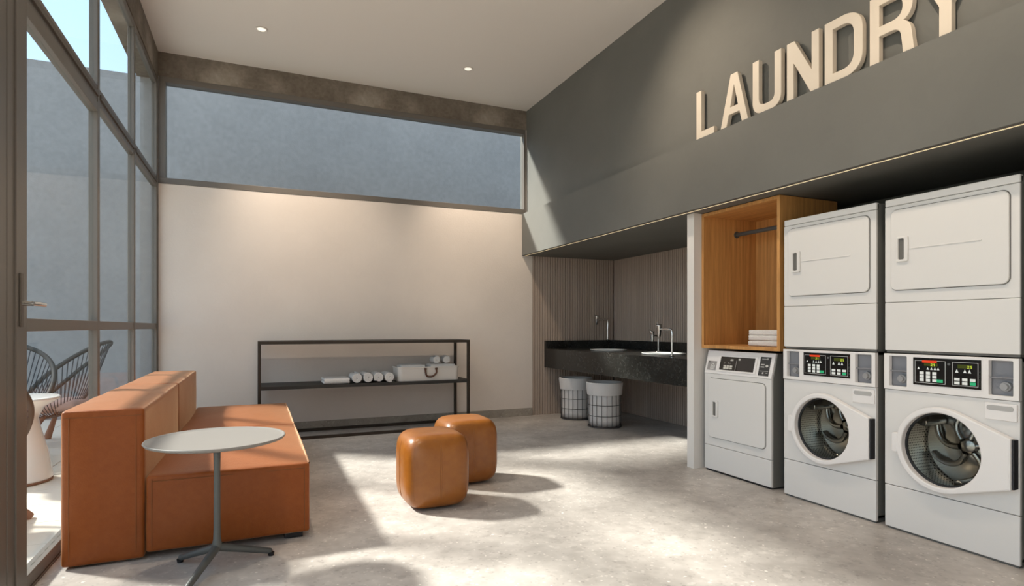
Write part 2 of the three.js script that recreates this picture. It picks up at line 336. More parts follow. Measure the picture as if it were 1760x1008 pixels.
// ---------------------------------------------------------------- sofa
{
  const s = thing('sofa', 'low caramel leather two-seat modular sofa with boxy backrest', 'sofa', [0, 0, 0]);
  const seamZ = -5.05;
  [[-3.57, seamZ], [seamZ, -6.5]].forEach(([a, b], i) => {
    const L = a - b - 0.012, zc = (a + b) / 2;
    const bk = mesh('backrest', softBox(0.36, 0.785, L, 0.018, V(0.028, 0.014, 0.018), 28, 0.004, 5).translate(-0.715, 0.4045, zc), M.leather, s);
    const st = mesh('seat', softBox(0.815, 0.4, L, 0.016, V(0.012, 0.042, 0.012), 30, 0.005, 4).translate(-0.1225, 0.235, zc), M.leather, s);
    // seams and piping along the edges
    const z1 = a - 0.01, z0 = b + 0.01;
    const on = (half, bl, c, f) => { const q = []; for (let k = 0; k <= 16; k++) q.push(softPoint(f(-0.92 + 1.84 * k / 16), half, 0.017, bl).add(c)); return tube(q, 0.0022, 40, 6); };
    const hb = V(0.18, 0.3925, L / 2), hs = V(0.4075, 0.2, L / 2), cb = V(-0.715, 0.4045, zc), cs = V(-0.1225, 0.235, zc), bb = V(0.028, 0.014, 0.018), bs = V(0.012, 0.042, 0.012);
    for (const k of [-0.8, 0.8]) mesh('seam', on(hb, bb, cb, (t) => V(k, t, 1)), M.seam, bk);
    mesh('seam', on(hb, bb, cb, (t) => V(t, 0.91, 1)), M.seam, bk);
    for (const k of [-0.93, 0.93]) mesh('seam', on(hs, bs, cs, (t) => V(k, t, 1)), M.seam, st);
    mesh('seam', on(hs, bs, cs, (t) => V(t, 0.86, 1)), M.seam, st);
    mesh('piping', tube([V(0.281, 0.43, z1 - 0.012), V(0.284, 0.433, zc), V(0.281, 0.43, z0 + 0.012)], 0.0065, 30, 8), M.piping, st);
    for (const [fx, fz] of [[-0.8, a - 0.12], [-0.8, b + 0.12], [0.2, a - 0.09], [0.2, b + 0.09]]) mesh('foot', rbox(fx - 0.05, fx + 0.05, 0, 0.05, fz - 0.05, fz + 0.05, 0.005), M.black, s);
  });
}

// ottomans
function pillowPoint(p, h, n = 4.6) { const m = Math.pow(Math.abs(p.x) ** n + Math.abs(p.y) ** n + Math.abs(p.z) ** n, 1 / n); return V(p.x / m * h.x, p.y / m * h.y, p.z / m * h.z); }
function pillow(h, n, seg = 30) {
  const g = softBox(2, 2, 2, 0.001, 0, seg), p = g.attributes.position, q = V(0, 0, 0);
  for (let i = 0; i < p.count; i++) { q.fromBufferAttribute(p, i); const o = pillowPoint(q, h, n); p.setXYZ(i, o.x, o.y, o.z); }
  g.computeVertexNormals(); return g;
}
function ottoman(label, at) {
  const o = thing('ottoman', label, 'ottoman', at, 0, 'glossy caramel ottomans'), Hh = 0.505, half = V(0.225, Hh / 2, 0.225);
  mesh('body', pillow(half, 4.6).translate(0, Hh / 2 + 0.003, 0), M.hide, o);
  const line = (f) => { const pts = []; for (let t = -0.8; t <= 0.8001; t += 0.1) { const p = f(t), q = pillowPoint(p, half); q.multiplyScalar(1.0004); pts.push(q.add(V(0, Hh / 2 + 0.003, 0))); } return tube(pts, 0.0013, 40, 6); };
  for (const d of [-0.03, 0.03]) mesh('seam', line((t) => V(d, t, 1)), M.hideSeam, o);
  for (const d of [-0.03, 0.03]) mesh('seam', line((t) => V(-1, t, d)), M.hideSeam, o);
  mesh('seam', line((t) => V(-0.88, t, 1)), M.hideSeam, o);
  mesh('seam', line((t) => V(0.88, t, 1)), M.hideSeam, o);
  mesh('base', new RoundedBoxGeometry(0.22, 0.012, 0.22, 2, 0.005).translate(0, 0.006, 0), M.black, o);
  return o;
}
ottoman('glossy caramel leather cube ottoman standing nearer the sofa', [1.12, 0, -3.95]);
ottoman('glossy caramel leather cube ottoman standing nearer the wooden cabinet', [1.53, 0, -4.44]);

// side table
{
  const t = thing('side_table', 'round grey side table on a slim post with three splayed feet', 'table', [-0.18, 0, -3.30]);
  mesh('table_top', lathe([[0, 0.642], [0.29, 0.642], [0.315, 0.65], [0.322, 0.659], [0.32, 0.664], [0.312, 0.664], [0.3, 0.657], [0, 0.656]], 72), M.tableTop, t);
  mesh('post', lathe([[0.0, 0.092], [0.02, 0.092], [0.026, 0.115], [0.018, 0.15], [0.016, 0.2], [0.015, 0.5], [0.018, 0.642], [0, 0.642]], 20), M.steelGrey, t);
  [[0.254, -0.08], [-0.18, -0.17], [-0.11, 0.25]].forEach(([x, z]) => {
    const l = mesh('leg', [rod(V(0, 0.112, 0), V(x * 0.97, 0.026, z * 0.97), 0.021, 0.015, 14), new THREE.SphereGeometry(0.015, 12, 8).translate(x * 0.97, 0.026, z * 0.97)], M.steelGrey, t);
    mesh('foot_pad', new THREE.CylinderGeometry(0.017, 0.014, 0.018, 14).translate(x, 0.009, z), M.black, l);
  });
}

// ---------------------------------------------------------------- console shelf and what lies on it
{
  const s = thing('console_shelf', 'long low dark metal console shelf against the cream wall', 'shelf', [0, 0, 0]);
  const x0 = 0.017, x1 = 2.375, z0 = -7.24, z1 = -6.70, b = 0.032;
  for (const x of [x0, x1 - b]) for (const z of [z0, z1 - b]) mesh('leg', rbox(x, x + b, 0, 1.066, z, z + b, 0.002), M.shelfMetal, s);
  for (const z of [z0, z1 - b]) { mesh('rail', rbox(x0 + b, x1 - b, 1.034, 1.066, z, z + b, 0.002), M.shelfMetal, s); mesh('rail', rbox(x0 + b, x1 - b, 0, b, z, z + b, 0.002), M.shelfMetal, s); }
  for (const x of [x0, x1 - b]) { mesh('rail', rbox(x, x + b, 1.034, 1.066, z0 + b, z1 - b, 0.002), M.shelfMetal, s); mesh('rail', rbox(x, x + b, 0, b, z0 + b, z1 - b, 0.002), M.shelfMetal, s); }
  mesh('top_panel', box(x0 + b, x1 - b, 1.046, 1.062, z0 + b, z1 - b), M.shelfPanel, s);
  mesh('middle_panel', box(x0 + 0.004, x1 - 0.004, 0.55, 0.585, z0 + b, z1 - 0.002), M.shelfPanel, s);
}
function foldedTowel(w, h, d) {
  const g = [], n = 2;
  for (let k = 0; k < n; k++) g.push(softBox(w, h / n * 0.99, d, h / n * 0.48, V(0.004, 0.001, 0.004), 12, 0.003, 14).translate(0, h * (k + 0.5) / n, 0));
  const fold = new THREE.CylinderGeometry(h * 0.48, h * 0.48, w * 0.94, 16).rotateZ(Math.PI / 2).scale(1, 1, 0.6).translate(0, h / 2, d / 2 - 0.008);
  return [...g, fold];
}
const shelfTowel = tag(mesh('folded_towel', foldedTowel(0.285, 0.066, 0.26), M.towel), 'folded white towel lying flat on the console shelf', 'towel');
shelfTowel.position.set(0.825, 0.586, -6.88);
function rollGeo(r, L) {
  const sh = new THREE.Shape(), turns = 3.2, th = r / (turns + 0.6), outer = [], inner = [];
  for (let i = 0; i <= 120; i++) { const a = i / 120 * turns * 2 * Math.PI, q = th * 0.5 + th * (a / (2 * Math.PI)); outer.push([Math.cos(a) * (q + th * 0.42), Math.sin(a) * (q + th * 0.42)]); inner.push([Math.cos(a) * (q - th * 0.42), Math.sin(a) * (q - th * 0.42)]); }
  [...outer, ...inner.reverse()].forEach(([x, y], i) => (i ? sh.lineTo(x, y) : sh.moveTo(x, y)));
  const core = new THREE.CylinderGeometry(r * 0.9, r * 0.9, L - 0.02, 28).rotateX(Math.PI / 2);
  return [new THREE.ExtrudeGeometry(sh, { depth: L, bevelEnabled: true, bevelSize: 0.002, bevelThickness: 0.003, bevelSegments: 1, steps: 1 }).translate(0, 0, -L / 2), core];
}
{
  const names = ['rolled white towel beside the folded towel, first of four rolls', 'rolled white towel, second of four from the folded towel', 'rolled white towel, third of four from the folded towel', 'rolled white towel next to the white storage box, last of four'];
  const geo = merge(rollGeo(0.0535, 0.28));
  names.forEach((n, i) => {
    const m = shade(new THREE.Mesh(geo, M.towel)); m.name = numbered('rolled_towel'); scene.add(m);
    m.position.set(1.04 + i * 0.1235, 0.586 + 0.058, -6.88 + (i % 2) * 0.012); m.rotation.z = i * 1.3;
    tag(m, n, 'towel', 'rolled towels on the console shelf');
  });
}
{
  const b = thing('storage_box', 'white open storage box with a brown strap handle', 'storage box', [1.885, 0.586, -6.92]);
  const w = 0.37, d = 0.165, wall = roundRect(-w, w, -d, d, 0.05); wall.holes.push(roundRect(-w + 0.012, w - 0.012, -d + 0.012, d - 0.012, 0.04, new THREE.Path()));
  mesh('body', [new THREE.ExtrudeGeometry(wall, { depth: 0.155, bevelEnabled: false, curveSegments: 10 }).rotateX(-Math.PI / 2), new THREE.ExtrudeGeometry(roundRect(-w + 0.005, w - 0.005, -d + 0.005, d - 0.005, 0.045), { depth: 0.012, bevelEnabled: false }).rotateX(-Math.PI / 2)], M.canvasWhite, b);
  const rim = roundRect(-w - 0.006, w + 0.006, -d - 0.006, d + 0.006, 0.055); rim.holes.push(roundRect(-w + 0.014, w - 0.014, -d + 0.014, d - 0.014, 0.04, new THREE.Path()));
  mesh('rim', new THREE.ExtrudeGeometry(rim, { depth: 0.012, bevelEnabled: true, bevelSize: 0.002, bevelThickness: 0.002, bevelSegments: 2, curveSegments: 10 }).rotateX(-Math.PI / 2).translate(0, 0.15, 0), M.canvasWhite, b);
  mesh('handle', [tube([V(-0.05, 0.145, d + 0.006), V(-0.05, 0.09, d + 0.022), V(-0.035, 0.055, d + 0.024), V(0.03, 0.05, d + 0.024), V(0.078, 0.09, d + 0.022), V(0.082, 0.145, d + 0.006)], 0.0105, 30, 8), rbox(-0.064, -0.036, 0.125, 0.15, d, d + 0.014, 0.003), rbox(0.068, 0.096, 0.125, 0.15, d, d + 0.014, 0.003)], M.strap, b);
  tag(mesh('folded_towel', foldedTowel(0.3, 0.165, 0.24).map((g) => g.translate(1.70, 0.612, -6.93)), M.towel), 'folded white towel in the storage box at its end near the rolled towels', 'towel', 'towels in the storage box');
  tag(mesh('folded_towel', foldedTowel(0.32, 0.165, 0.24).map((g) => g.translate(2.065, 0.612, -6.93)), M.towel), 'folded white towel in the storage box at its end near the shelf leg', 'towel', 'towels in the storage box');
  [[2.0, 'small white rolled towel on top of the storage box near its middle'], [2.125, 'small white rolled towel on top of the storage box near the shelf leg']].forEach(([x, l]) => {
    const m = tag(mesh('small_rolled_towel', rollGeo(0.043, 0.16), M.towel), l, 'towel', 'small rolls on the storage box'); m.position.set(x, 0.825, -6.93);
  });
}

// ---------------------------------------------------------------- sink niche
{
  const c = thing('sink_counter', 'black granite counter with a deep apron in the sink niche', 'counter', [0, 0, 0]);
  const plan = new THREE.Shape(); plan.moveTo(3.68, 4.09); plan.lineTo(XN, 4.09); plan.lineTo(XN, 7.29); plan.lineTo(3.68, 7.29); plan.closePath();
  const sinkAt = [[4.12, 5.25], [4.12, 6.35]];
  for (const [x, z] of sinkAt) { const h = new THREE.Path(); h.absellipse(x, z, 0.21, 0.27, 0, Math.PI * 2, true, 0); plan.holes.push(h); }
  mesh('worktop', new THREE.ExtrudeGeometry(plan, { depth: 0.04, bevelEnabled: false, curveSegments: 32 }).rotateX(-Math.PI / 2).translate(0, 0.88, 0), M.granite, c);
  mesh('apron', box(3.68, 3.72, 0.66, 0.88, -7.29, -4.09), M.granite, c);
  mesh('backsplash', [box(XN - 0.06, XN, 0.92, 1.03, -7.29, -4.09), box(3.68, XN - 0.06, 0.92, 1.03, -7.29, -7.23)], M.granite, c);
  sinkAt.forEach(([x, z], i) => {
    const s = tag(mesh('sink', lathe([[0.205, 0.004], [0.245, 0.004], [0.25, 0.01], [0.245, 0.016], [0.21, 0.014], [0.2, 0], [0.18, -0.1], [0.12, -0.15], [0, -0.16]], 48), M.porcelain), ['oval white sink set in the counter near the pale partition', 'oval white sink set in the counter near the ribbed corner'][i], 'sink', 'oval sinks in the counter');
    s.geometry.scale(0.86, 1, 1.1); s.position.set(x, 0.92, -z);
  });
  function faucet(label, at, turn, h, reach) {
    const f = thing('faucet', label, 'faucet', at, turn, 'chrome faucets in the niche');
    mesh('base', lathe([[0, 0], [0.026, 0], [0.026, 0.008], [0.015, 0.014], [0, 0.014]], 20), M.chrome, f);
    mesh('pipe', tube([V(0, 0.01, 0), V(0, h * 0.5, 0), V(0, h - 0.03, 0), V(0, h - 0.006, 0.01), V(0, h, 0.035), V(0, h, reach)], 0.0115, 40, 10), M.chrome, f);
    mesh('spout_head', lathe([[0, -0.075], [0.017, -0.075], [0.031, 0.04], [0.029, 0.052], [0, 0.052]], 20).translate(0, h, reach), M.chrome, f);
    mesh('lever', rod(V(0, h + 0.045, reach), V(0.0, h + 0.07, reach + 0.035), 0.005), M.chrome, f);
    return f;
  }
  faucet('tall chrome faucet standing on the counter by the pale partition', [3.90, 0.92, -4.83], Math.PI, 0.275, 0.21);
  faucet('tall chrome faucet rising from the backsplash in the ribbed corner', [4.70, 1.03, -7.26], -Math.PI / 2, 0.30, 0.19);
  faucet('short chrome faucet standing behind the sink rim', [4.40, 0.92, -5.70], -Math.PI / 2, 0.2, 0.09);
}
function laundryBasket(label, at) {
  const b = thing('laundry_basket', label, 'basket', at, 0, 'wire laundry baskets under the counter'), r = 0.2, h = 0.53;
  mesh('liner', [lathe([[0, 0.02], [r - 0.012, 0.02], [r - 0.008, 0.1], [r - 0.008, h], [r - 0.02, h], [r - 0.02, 0.035], [0, 0.035]], 40)], M.liner, b);
  mesh('cuff', lathe([[r + 0.004, h - 0.13], [r + 0.012, h - 0.135], [r + 0.026, h + 0.005], [r + 0.018, h + 0.018], [r, h + 0.016], [r - 0.014, h - 0.01], [r - 0.016, h - 0.1]], 40), M.liner, b);
  const w = []; for (let i = 0; i < 20; i++) { const a = i / 20 * Math.PI * 2 + 0.1; w.push(rod(V(Math.cos(a) * r, 0.008, Math.sin(a) * r), V(Math.cos(a) * r, h - 0.1, Math.sin(a) * r), 0.0028, 0.0028, 6)); }
  mesh('upright_wires', w, M.wire, b);
  for (const y of [0.01, 0.145, 0.275, 0.40]) mesh('wire_ring', new THREE.TorusGeometry(r, y < 0.02 ? 0.007 : 0.0035, 8, 56).rotateX(Math.PI / 2).translate(0, y, 0), M.wire, b);
}
laundryBasket('wire laundry basket with white liner, farther from the ribbed wall', [3.92, 0, -6.13]);
laundryBasket('wire laundry basket with white liner, pushed close to the ribbed wall', [3.92, 0, -6.83]);

// ---------------------------------------------------------------- wooden cabinet
{
  const c = thing('open_cabinet', 'open oak wall cabinet with a hanging rail above the single dryer', 'cabinet', [0, 1.04, 0]);
  const X0 = 3.53, X1 = 4.14, z0 = -3.98, z1 = -3.155, h = 1.155, t = 0.027;
  mesh('side_panel', rbox(X0, X1, 0, h, z0, z0 + t, 0.0015), M.wood, c);
  mesh('side_panel', rbox(X0, X1, 0, h, z1 - t, z1, 0.0015), M.wood, c);
  mesh('top_panel', rbox(X0, X1, h - t, h, z0 + t, z1 - t, 0.0015), M.wood, c);
  mesh('bottom_panel', rbox(X0, X1, 0, t, z0 + t, z1 - t, 0.0015), M.wood, c);
  mesh('back_panel', box(X1 - 0.012, X1 - 0.001, t, h - t, z0 + t, z1 - t), M.wood, c);
  mesh('hanging_rail', [rod(V(3.9, 0.995, z0 + t), V(3.9, 0.995, z1 - t), 0.018), rod(V(3.9, 0.995, z0 + t), V(3.9, 0.995, z0 + t + 0.008), 0.03), rod(V(3.9, 0.995, z1 - t - 0.008), V(3.9, 0.995, z1 - t), 0.03)], M.steelGrey, c);
  ['bottom', 'middle', 'top'].forEach((n, i) => {
    const m = tag(mesh('stacked_towel', foldedTowel(0.36, 0.042, 0.3), M.towel), `folded white towel in the wooden cabinet, ${n} of the stack`, 'towel', 'towels stacked in the cabinet');
    m.rotation.y = -Math.PI / 2 + (i - 1) * 0.015; m.position.set(3.8 + i * 0.004, 1.068 + i * 0.0435, -3.40);
  });
}

// ---------------------------------------------------------------- machines (local frame: x along the wall, z towards the room)
const TURN = -Math.PI / 2;
function panelScreen(w, h, kind) {
  const c = document.createElement('canvas'); c.width = 512; c.height = 256; const g = c.getContext('2d');
  g.fillStyle = '#060807'; g.fillRect(0, 0, 512, 256);
  if (kind === 'washer') {
    g.strokeStyle = '#a9a9a6'; g.lineWidth = 5; g.strokeRect(12, 22, 244, 216); g.strokeRect(312, 22, 188, 216);
    g.fillStyle = '#e0421f'; g.fillRect(70, 18, 120, 22); g.fillStyle = '#39400f'; g.fillRect(86, 42, 110, 30); g.fillRect(350, 42, 110, 34);
    g.fillStyle = '#c8d845'; g.font = 'bold 36px sans-serif'; g.fillText('21', 138, 72); g.fillText('21', 420, 76);
    g.fillStyle = '#d4d6d2';
    for (const x of [30, 106, 136, 164, 190]) { g.beginPath(); g.moveTo(x, 108); g.lineTo(x + 11, 82); g.lineTo(x + 22, 108); g.fill(); }
    for (const x of [332, 392, 426]) { g.beginPath(); g.moveTo(x, 118); g.lineTo(x + 13, 84); g.lineTo(x + 26, 118); g.fill(); }
    for (let i = 0; i < 3; i++) for (let j = 0; j < 3; j++) g.fillRect(50 + i * 52, 128 + j * 34, 34, 28);
    for (let i = 0; i < 3; i++) for (let j = 0; j < 2; j++) g.fillRect(326 + i * 58, 168 + j * 34, 40, 26);
    g.fillStyle = '#2fa873'; g.fillRect(188, 196, 50, 30); g.fillRect(442, 200, 42, 28);
    g.fillStyle = '#555'; g.beginPath(); g.arc(284, 44, 12, 0, 7); g.fill();
  } else {
    g.fillStyle = '#2d2a29'; g.fillRect(262, 0, 250, 256); g.fillStyle = '#191717'; g.fillRect(0, 0, 250, 256);
    g.fillStyle = '#8d8a86'; g.fillRect(240, 60, 8, 196);
    g.fillStyle = '#b9b6b0'; g.fillRect(150, 40, 44, 34); g.fillStyle = '#d6d3cd'; g.beginPath(); g.arc(284, 40, 17, 0, 7); g.fill();
    g.fillStyle = '#cfccc4'; for (let i = 0; i < 3; i++) for (let j = 0; j < 2; j++) g.fillRect(58 + i * 48, 160 + j * 40, 40, 32);
    g.fillStyle = '#77736f'; g.fillRect(62, 96, 14, 40); g.fillRect(118, 96, 14, 40); g.fillRect(148, 110, 10, 26);
  }
  const t = new THREE.CanvasTexture(c); t.colorSpace = THREE.SRGBColorSpace;
  return new THREE.MeshStandardMaterial({ map: t, roughness: 0.2, emissive: 0xffffff, emissiveMap: t, emissiveIntensity: kind === 'washer' ? 0.35 : 0 });
}
function sheet(name, x0, x1, y0, y1, z, mat, parent) {     // a printed face with its own 0..1 uv on a thin block
  const m = shade(new THREE.Mesh(new THREE.BoxGeometry(x1 - x0, y1 - y0, 0.003), mat)); m.position.set((x0 + x1) / 2, (y0 + y1) / 2, z); m.name = name; parent.add(m); return m;
}
const washerScreen = panelScreen(1, 1, 'washer'), dryerScreen = panelScreen(1, 1, 'dryer');
function labelScreen() {
  const c = document.createElement('canvas'); c.width = 128; c.height = 256; const g = c.getContext('2d');
  g.fillStyle = '#3a3837'; g.fillRect(0, 0, 128, 256); g.fillStyle = '#b5b2ad'; g.fillRect(20, 24, 70, 10); g.fillRect(80, 16, 16, 22); g.fillRect(16, 96, 46, 18); g.fillRect(16, 128, 46, 16); g.fillStyle = '#1d1c1c'; g.fillRect(20, 114, 46, 14);
  g.fillStyle = '#c9c6c1'; g.beginPath(); g.arc(92, 122, 17, 0, 7); g.fill(); g.fillRect(10, 190, 108, 5); g.fillRect(48, 208, 18, 22); g.fillRect(88, 212, 26, 8);
  const t = new THREE.CanvasTexture(c); t.colorSpace = THREE.SRGBColorSpace; return new THREE.MeshStandardMaterial({ map: t, roughness: 0.4 });
}
function badge() {
  const c = document.createElement('canvas'); c.width = c.height = 128; const g = c.getContext('2d');
  g.fillStyle = '#9d9896'; g.fillRect(0, 0, 128, 128); g.fillStyle = '#4b4745'; g.fillRect(8, 4, 26, 20); for (let i = 0; i < 4; i++) g.fillRect(42 + i * 20, 8, 12, 8);
  g.strokeStyle = '#e3e0dc'; g.lineWidth = 8; g.beginPath(); g.moveTo(48, 112); g.lineTo(52, 60); g.lineTo(78, 30); g.lineTo(104, 64); g.lineTo(104, 112); g.stroke(); g.strokeRect(66, 70, 22, 40);
  const t = new THREE.CanvasTexture(c); t.colorSpace = THREE.SRGBColorSpace; return new THREE.MeshStandardMaterial({ map: t, roughness: 0.5 });
}
function dryerDoor(parent, x0, x1, y0, y1, hx, hy, hh, crease) {
  const d = mesh('door', extrude(roundRect(x0, x1, y0, y1, 0.035), 0.014, 0.004, 0.012), M.white, parent);
  const fr = roundRect(x0 - 0.004, x1 + 0.004, y0 - 0.004, y1 + 0.004, 0.038); fr.holes.push(roundRect(x0 + 0.02, x1 - 0.02, y0 + 0.02, y1 - 0.02, 0.03, new THREE.Path()));
  mesh('door_gap', extrude(fr, 0.002, 0, 0.0015), M.joint, d);
  const plate = roundRect(hx - 0.035, hx + 0.035, hy - hh, hy + hh, 0.01); plate.holes.push(roundRect(hx - 0.022, hx + 0.012, hy - hh + 0.014, hy + hh - 0.012, 0.008, new THREE.Path()));
  const hd = mesh('handle', extrude(plate, 0.014, 0.004, 0.024), M.white, d);
  mesh('handle_pocket', box(hx - 0.023, hx + 0.013, hy - hh + 0.012, hy + hh - 0.01, 0.0122, 0.0135), M.joint, hd);
  if (crease) mesh('crease', [rbox(hx + 0.04, hx + 0.41, hy - 0.0035, hy + 0.0035, 0.0115, 0.0155, 0.0015)], M.white, d);
  return d;
}
function stackedDryer(label, z, w) {
  const g = thing('tumble_dryer', label, 'dryer', [3.52, 1.066, z], TURN, 'dryers stacked on the washers'), x = w / 2;
  mesh('body', rbox(-x, x, 0.012, 0.925, -0.72, -0.008, 0.006), M.side, g);
  mesh('base_strip', box(-x + 0.004, x - 0.004, 0, 0.014, -0.70, -0.012), M.joint, g);
  mesh('top_cap', rbox(-x, x, 0.885, 0.927, -0.03, 0, 0.006), M.white, g);
  mesh('front_panel', rbox(-x, x, 0.303, 0.882, -0.02, 0, 0.004), M.white, g);
  mesh('lower_panel', rbox(-x, x, 0.014, 0.300, -0.02, 0, 0.004), M.white, g);
  dryerDoor(g, -x + 0.042, x - 0.042, 0.375, 0.855, -x + 0.115, 0.615, 0.075, true);
  return g;
}
function washer(label, z, w) {
  const g = thing('front_load_washer', label, 'washing machine', [3.52, 0, z], TURN, 'front-loading washers under the stacked dryers'), x = w / 2;
  mesh('body', [box(-x, -x + 0.012, 0.03, 1.06, -0.72, -0.02), box(x - 0.012, x, 0.03, 1.06, -0.72, -0.02), box(-x, x, 1.045, 1.06, -0.72, -0.02), box(-x, x, 0.03, 0.045, -0.72, -0.02), box(-x, x, 0.03, 1.06, -0.73, -0.72)], M.side, g);
  mesh('plinth', box(-x + 0.01, x - 0.01, 0, 0.032, -0.7, -0.012), M.joint, g);
  mesh('lower_panel', rbox(-x, x, 0.012, 0.264, -0.02, 0, 0.004), M.white, g);
  const cz = -0.012, cy = 0.534;
  const fp = new THREE.Shape(); fp.moveTo(-x, 0.268); fp.lineTo(x, 0.268); fp.lineTo(x, 0.842); fp.lineTo(-x, 0.842); fp.closePath();
  const fh = new THREE.Path(); fh.absarc(cz, cy, 0.212, 0, Math.PI * 2, true); fp.holes.push(fh);
  mesh('front_panel', extrude(fp, 0.02, 0.002, 0, 40), M.white, g);
  // control fascia with two pockets
  const px = x - 0.345;
  const cp = new THREE.Shape(); cp.moveTo(-x, 0.845); cp.lineTo(x, 0.845); cp.lineTo(x, 1.06); cp.lineTo(-x, 1.06); cp.closePath();
  const pockets = [[-0.313 - px, -0.209 - px], [0.212 + px, 0.320 + px]];
  for (const [a, b] of pockets) cp.holes.push(roundRect(a, b, 0.866, 1.046, 0.005, new THREE.Path()));
  const fascia = mesh('control_panel', extrude(cp, 0.03, 0.003, 0.01), M.panelWhite, g);
  for (const [a, b] of pockets) {
    const p = mesh('pocket', [box(a - 0.004, b + 0.004, 0.862, 1.05, -0.03, -0.024), box(a - 0.002, b + 0.002, 0.955, 0.960, -0.024, 0.0)], M.recess, g);
    mesh('knob', [new THREE.CylinderGeometry(0.024, 0.027, 0.016, 24).rotateX(Math.PI / 2).translate((a + b) / 2 + 0.012, 0.912, -0.016), new THREE.CylinderGeometry(0.017, 0.019, 0.02, 24).rotateX(Math.PI / 2).translate((a + b) / 2 + 0.012, 0.912, -0.002)], M.knob, p);
  }
  mesh('display_frame', rbox(-0.170, 0.179, 0.886, 1.044, 0.008, 0.0135, 0.002), M.screen, g);
  sheet('display_screen', -0.165, 0.174, 0.890, 1.040, 0.0135, washerScreen, g);
  // soap drawer
  const dw = mesh('soap_drawer', rbox(x - 0.152, x - 0.008, 0.738, 0.826, -0.004, 0.010, 0.004), M.panelWhite, g);
  mesh('drawer_pull', extrude(roundRect(x - 0.142, x - 0.022, 0.788, 0.814, 0.012), 0.003, 0.001, 0.0115), M.pull, dw);
  // door: a disc drawn out into a hinge block
  const ro = 0.238, hx = x - 0.018, y0 = 0.395, y1 = 0.655, ds = new THREE.Shape();
  const tangent = (py) => { const dx = hx - cz, dy = py - cy, D = Math.hypot(dx, dy); return [Math.atan2(dy, dx), Math.acos(ro / D)]; };
  const [a1, b1] = tangent(y1), [a0, b0] = tangent(y0), s = a1 + b1, e = a0 - b0 + Math.PI * 2;
  ds.moveTo(hx, y1); ds.lineTo(cz + ro * Math.cos(s), cy + ro * Math.sin(s)); ds.absarc(cz, cy, ro, s, e, false); ds.lineTo(hx, y0); ds.closePath();
  const dh = new THREE.Path(); dh.absarc(cz, cy, 0.206, 0, Math.PI * 2, true); ds.holes.push(dh);
  const door = mesh('door', extrude(ds, 0.045, 0.008, 0.048, 40), M.panelWhite, g);
  mesh('door_glass', lathe([[0.206, 0], [0.19, 0.004], [0.15, 0.012], [0.08, 0.018], [0, 0.02]], 48).rotateX(Math.PI / 2).translate(cz, cy, 0.008), M.glass, door);
  mesh('gasket', new THREE.TorusGeometry(0.205, 0.010, 10, 56).translate(cz, cy, 0.0), M.rubber, door);
  mesh('handle', extrude(roundRect(cz - 0.262, cz - 0.225, cy - 0.055, cy + 0.06, 0.012), 0.03, 0.006, 0.05), M.panelWhite, door);
  mesh('hinge', [rbox(hx + 0.002, hx + 0.012, y0 + 0.005, y1 - 0.005, 0, 0.04, 0.002)], M.rubber, door);
  // drum
  const dr = mesh('drum', lathe([[0.20, 0.02], [0.245, -0.005], [0.25, -0.02], [0.25, -0.20], [0.235, -0.225]], 64).rotateX(Math.PI / 2).translate(cz, cy, -0.03), M.drum, g);
  mesh('drum_back', lathe([[0.237, -0.224], [0.15, -0.23], [0.13, -0.21], [0.05, -0.205], [0, -0.20]], 48).rotateX(Math.PI / 2).translate(cz, cy, -0.03), M.drumPlain, dr);
  for (let i = 0; i < 6; i++) {
    const a = i / 6 * Math.PI * 2 + 0.2, q = []; for (let k = 0; k <= 8; k++) { const t = k / 8, R1 = 0.045 + 0.175 * t, A = a - 0.9 * t * t; q.push(V(cz + Math.cos(A) * R1, cy + Math.sin(A) * R1, -0.228 - 0.02 * t)); }
    mesh('drum_rib', tube(q, 0.017, 24, 10), M.drumPlain, dr);
  }
  mesh('drum_hub', lathe([[0, -0.185], [0.03, -0.188], [0.05, -0.2], [0.055, -0.22]], 28).rotateX(Math.PI / 2).translate(cz, cy, -0.03), M.drumPlain, dr);
  for (const a of [0.35, 2.45, 4.9]) {
    const sh = new THREE.Shape(); sh.moveTo(-0.05, 0); sh.quadraticCurveTo(-0.03, 0.015, -0.018, 0.06); sh.quadraticCurveTo(0, 0.085, 0.018, 0.06); sh.quadraticCurveTo(0.03, 0.015, 0.05, 0); sh.closePath();
    const l = new THREE.ExtrudeGeometry(sh, { depth: 0.17, bevelEnabled: true, bevelSize: 0.004, bevelThickness: 0.01, bevelSegments: 2, curveSegments: 8 });
    l.translate(0, -0.25, -0.245).rotateZ(a + Math.PI / 2).translate(cz, cy, 0);
    mesh('lifter', l, M.drumPlain, dr);
  }
  return g;
}
stackedDryer('white dryer stacked beside the wooden cabinet', -2.763, 0.69);
stackedDryer('white dryer stacked at the end away from the wooden cabinet', -2.018, 0.69);
washer('white front-loading washer under the dryer beside the wooden cabinet', -2.763, 0.69);
washer('white front-loading washer under the dryer away from the wooden cabinet', -2.018, 0.69);
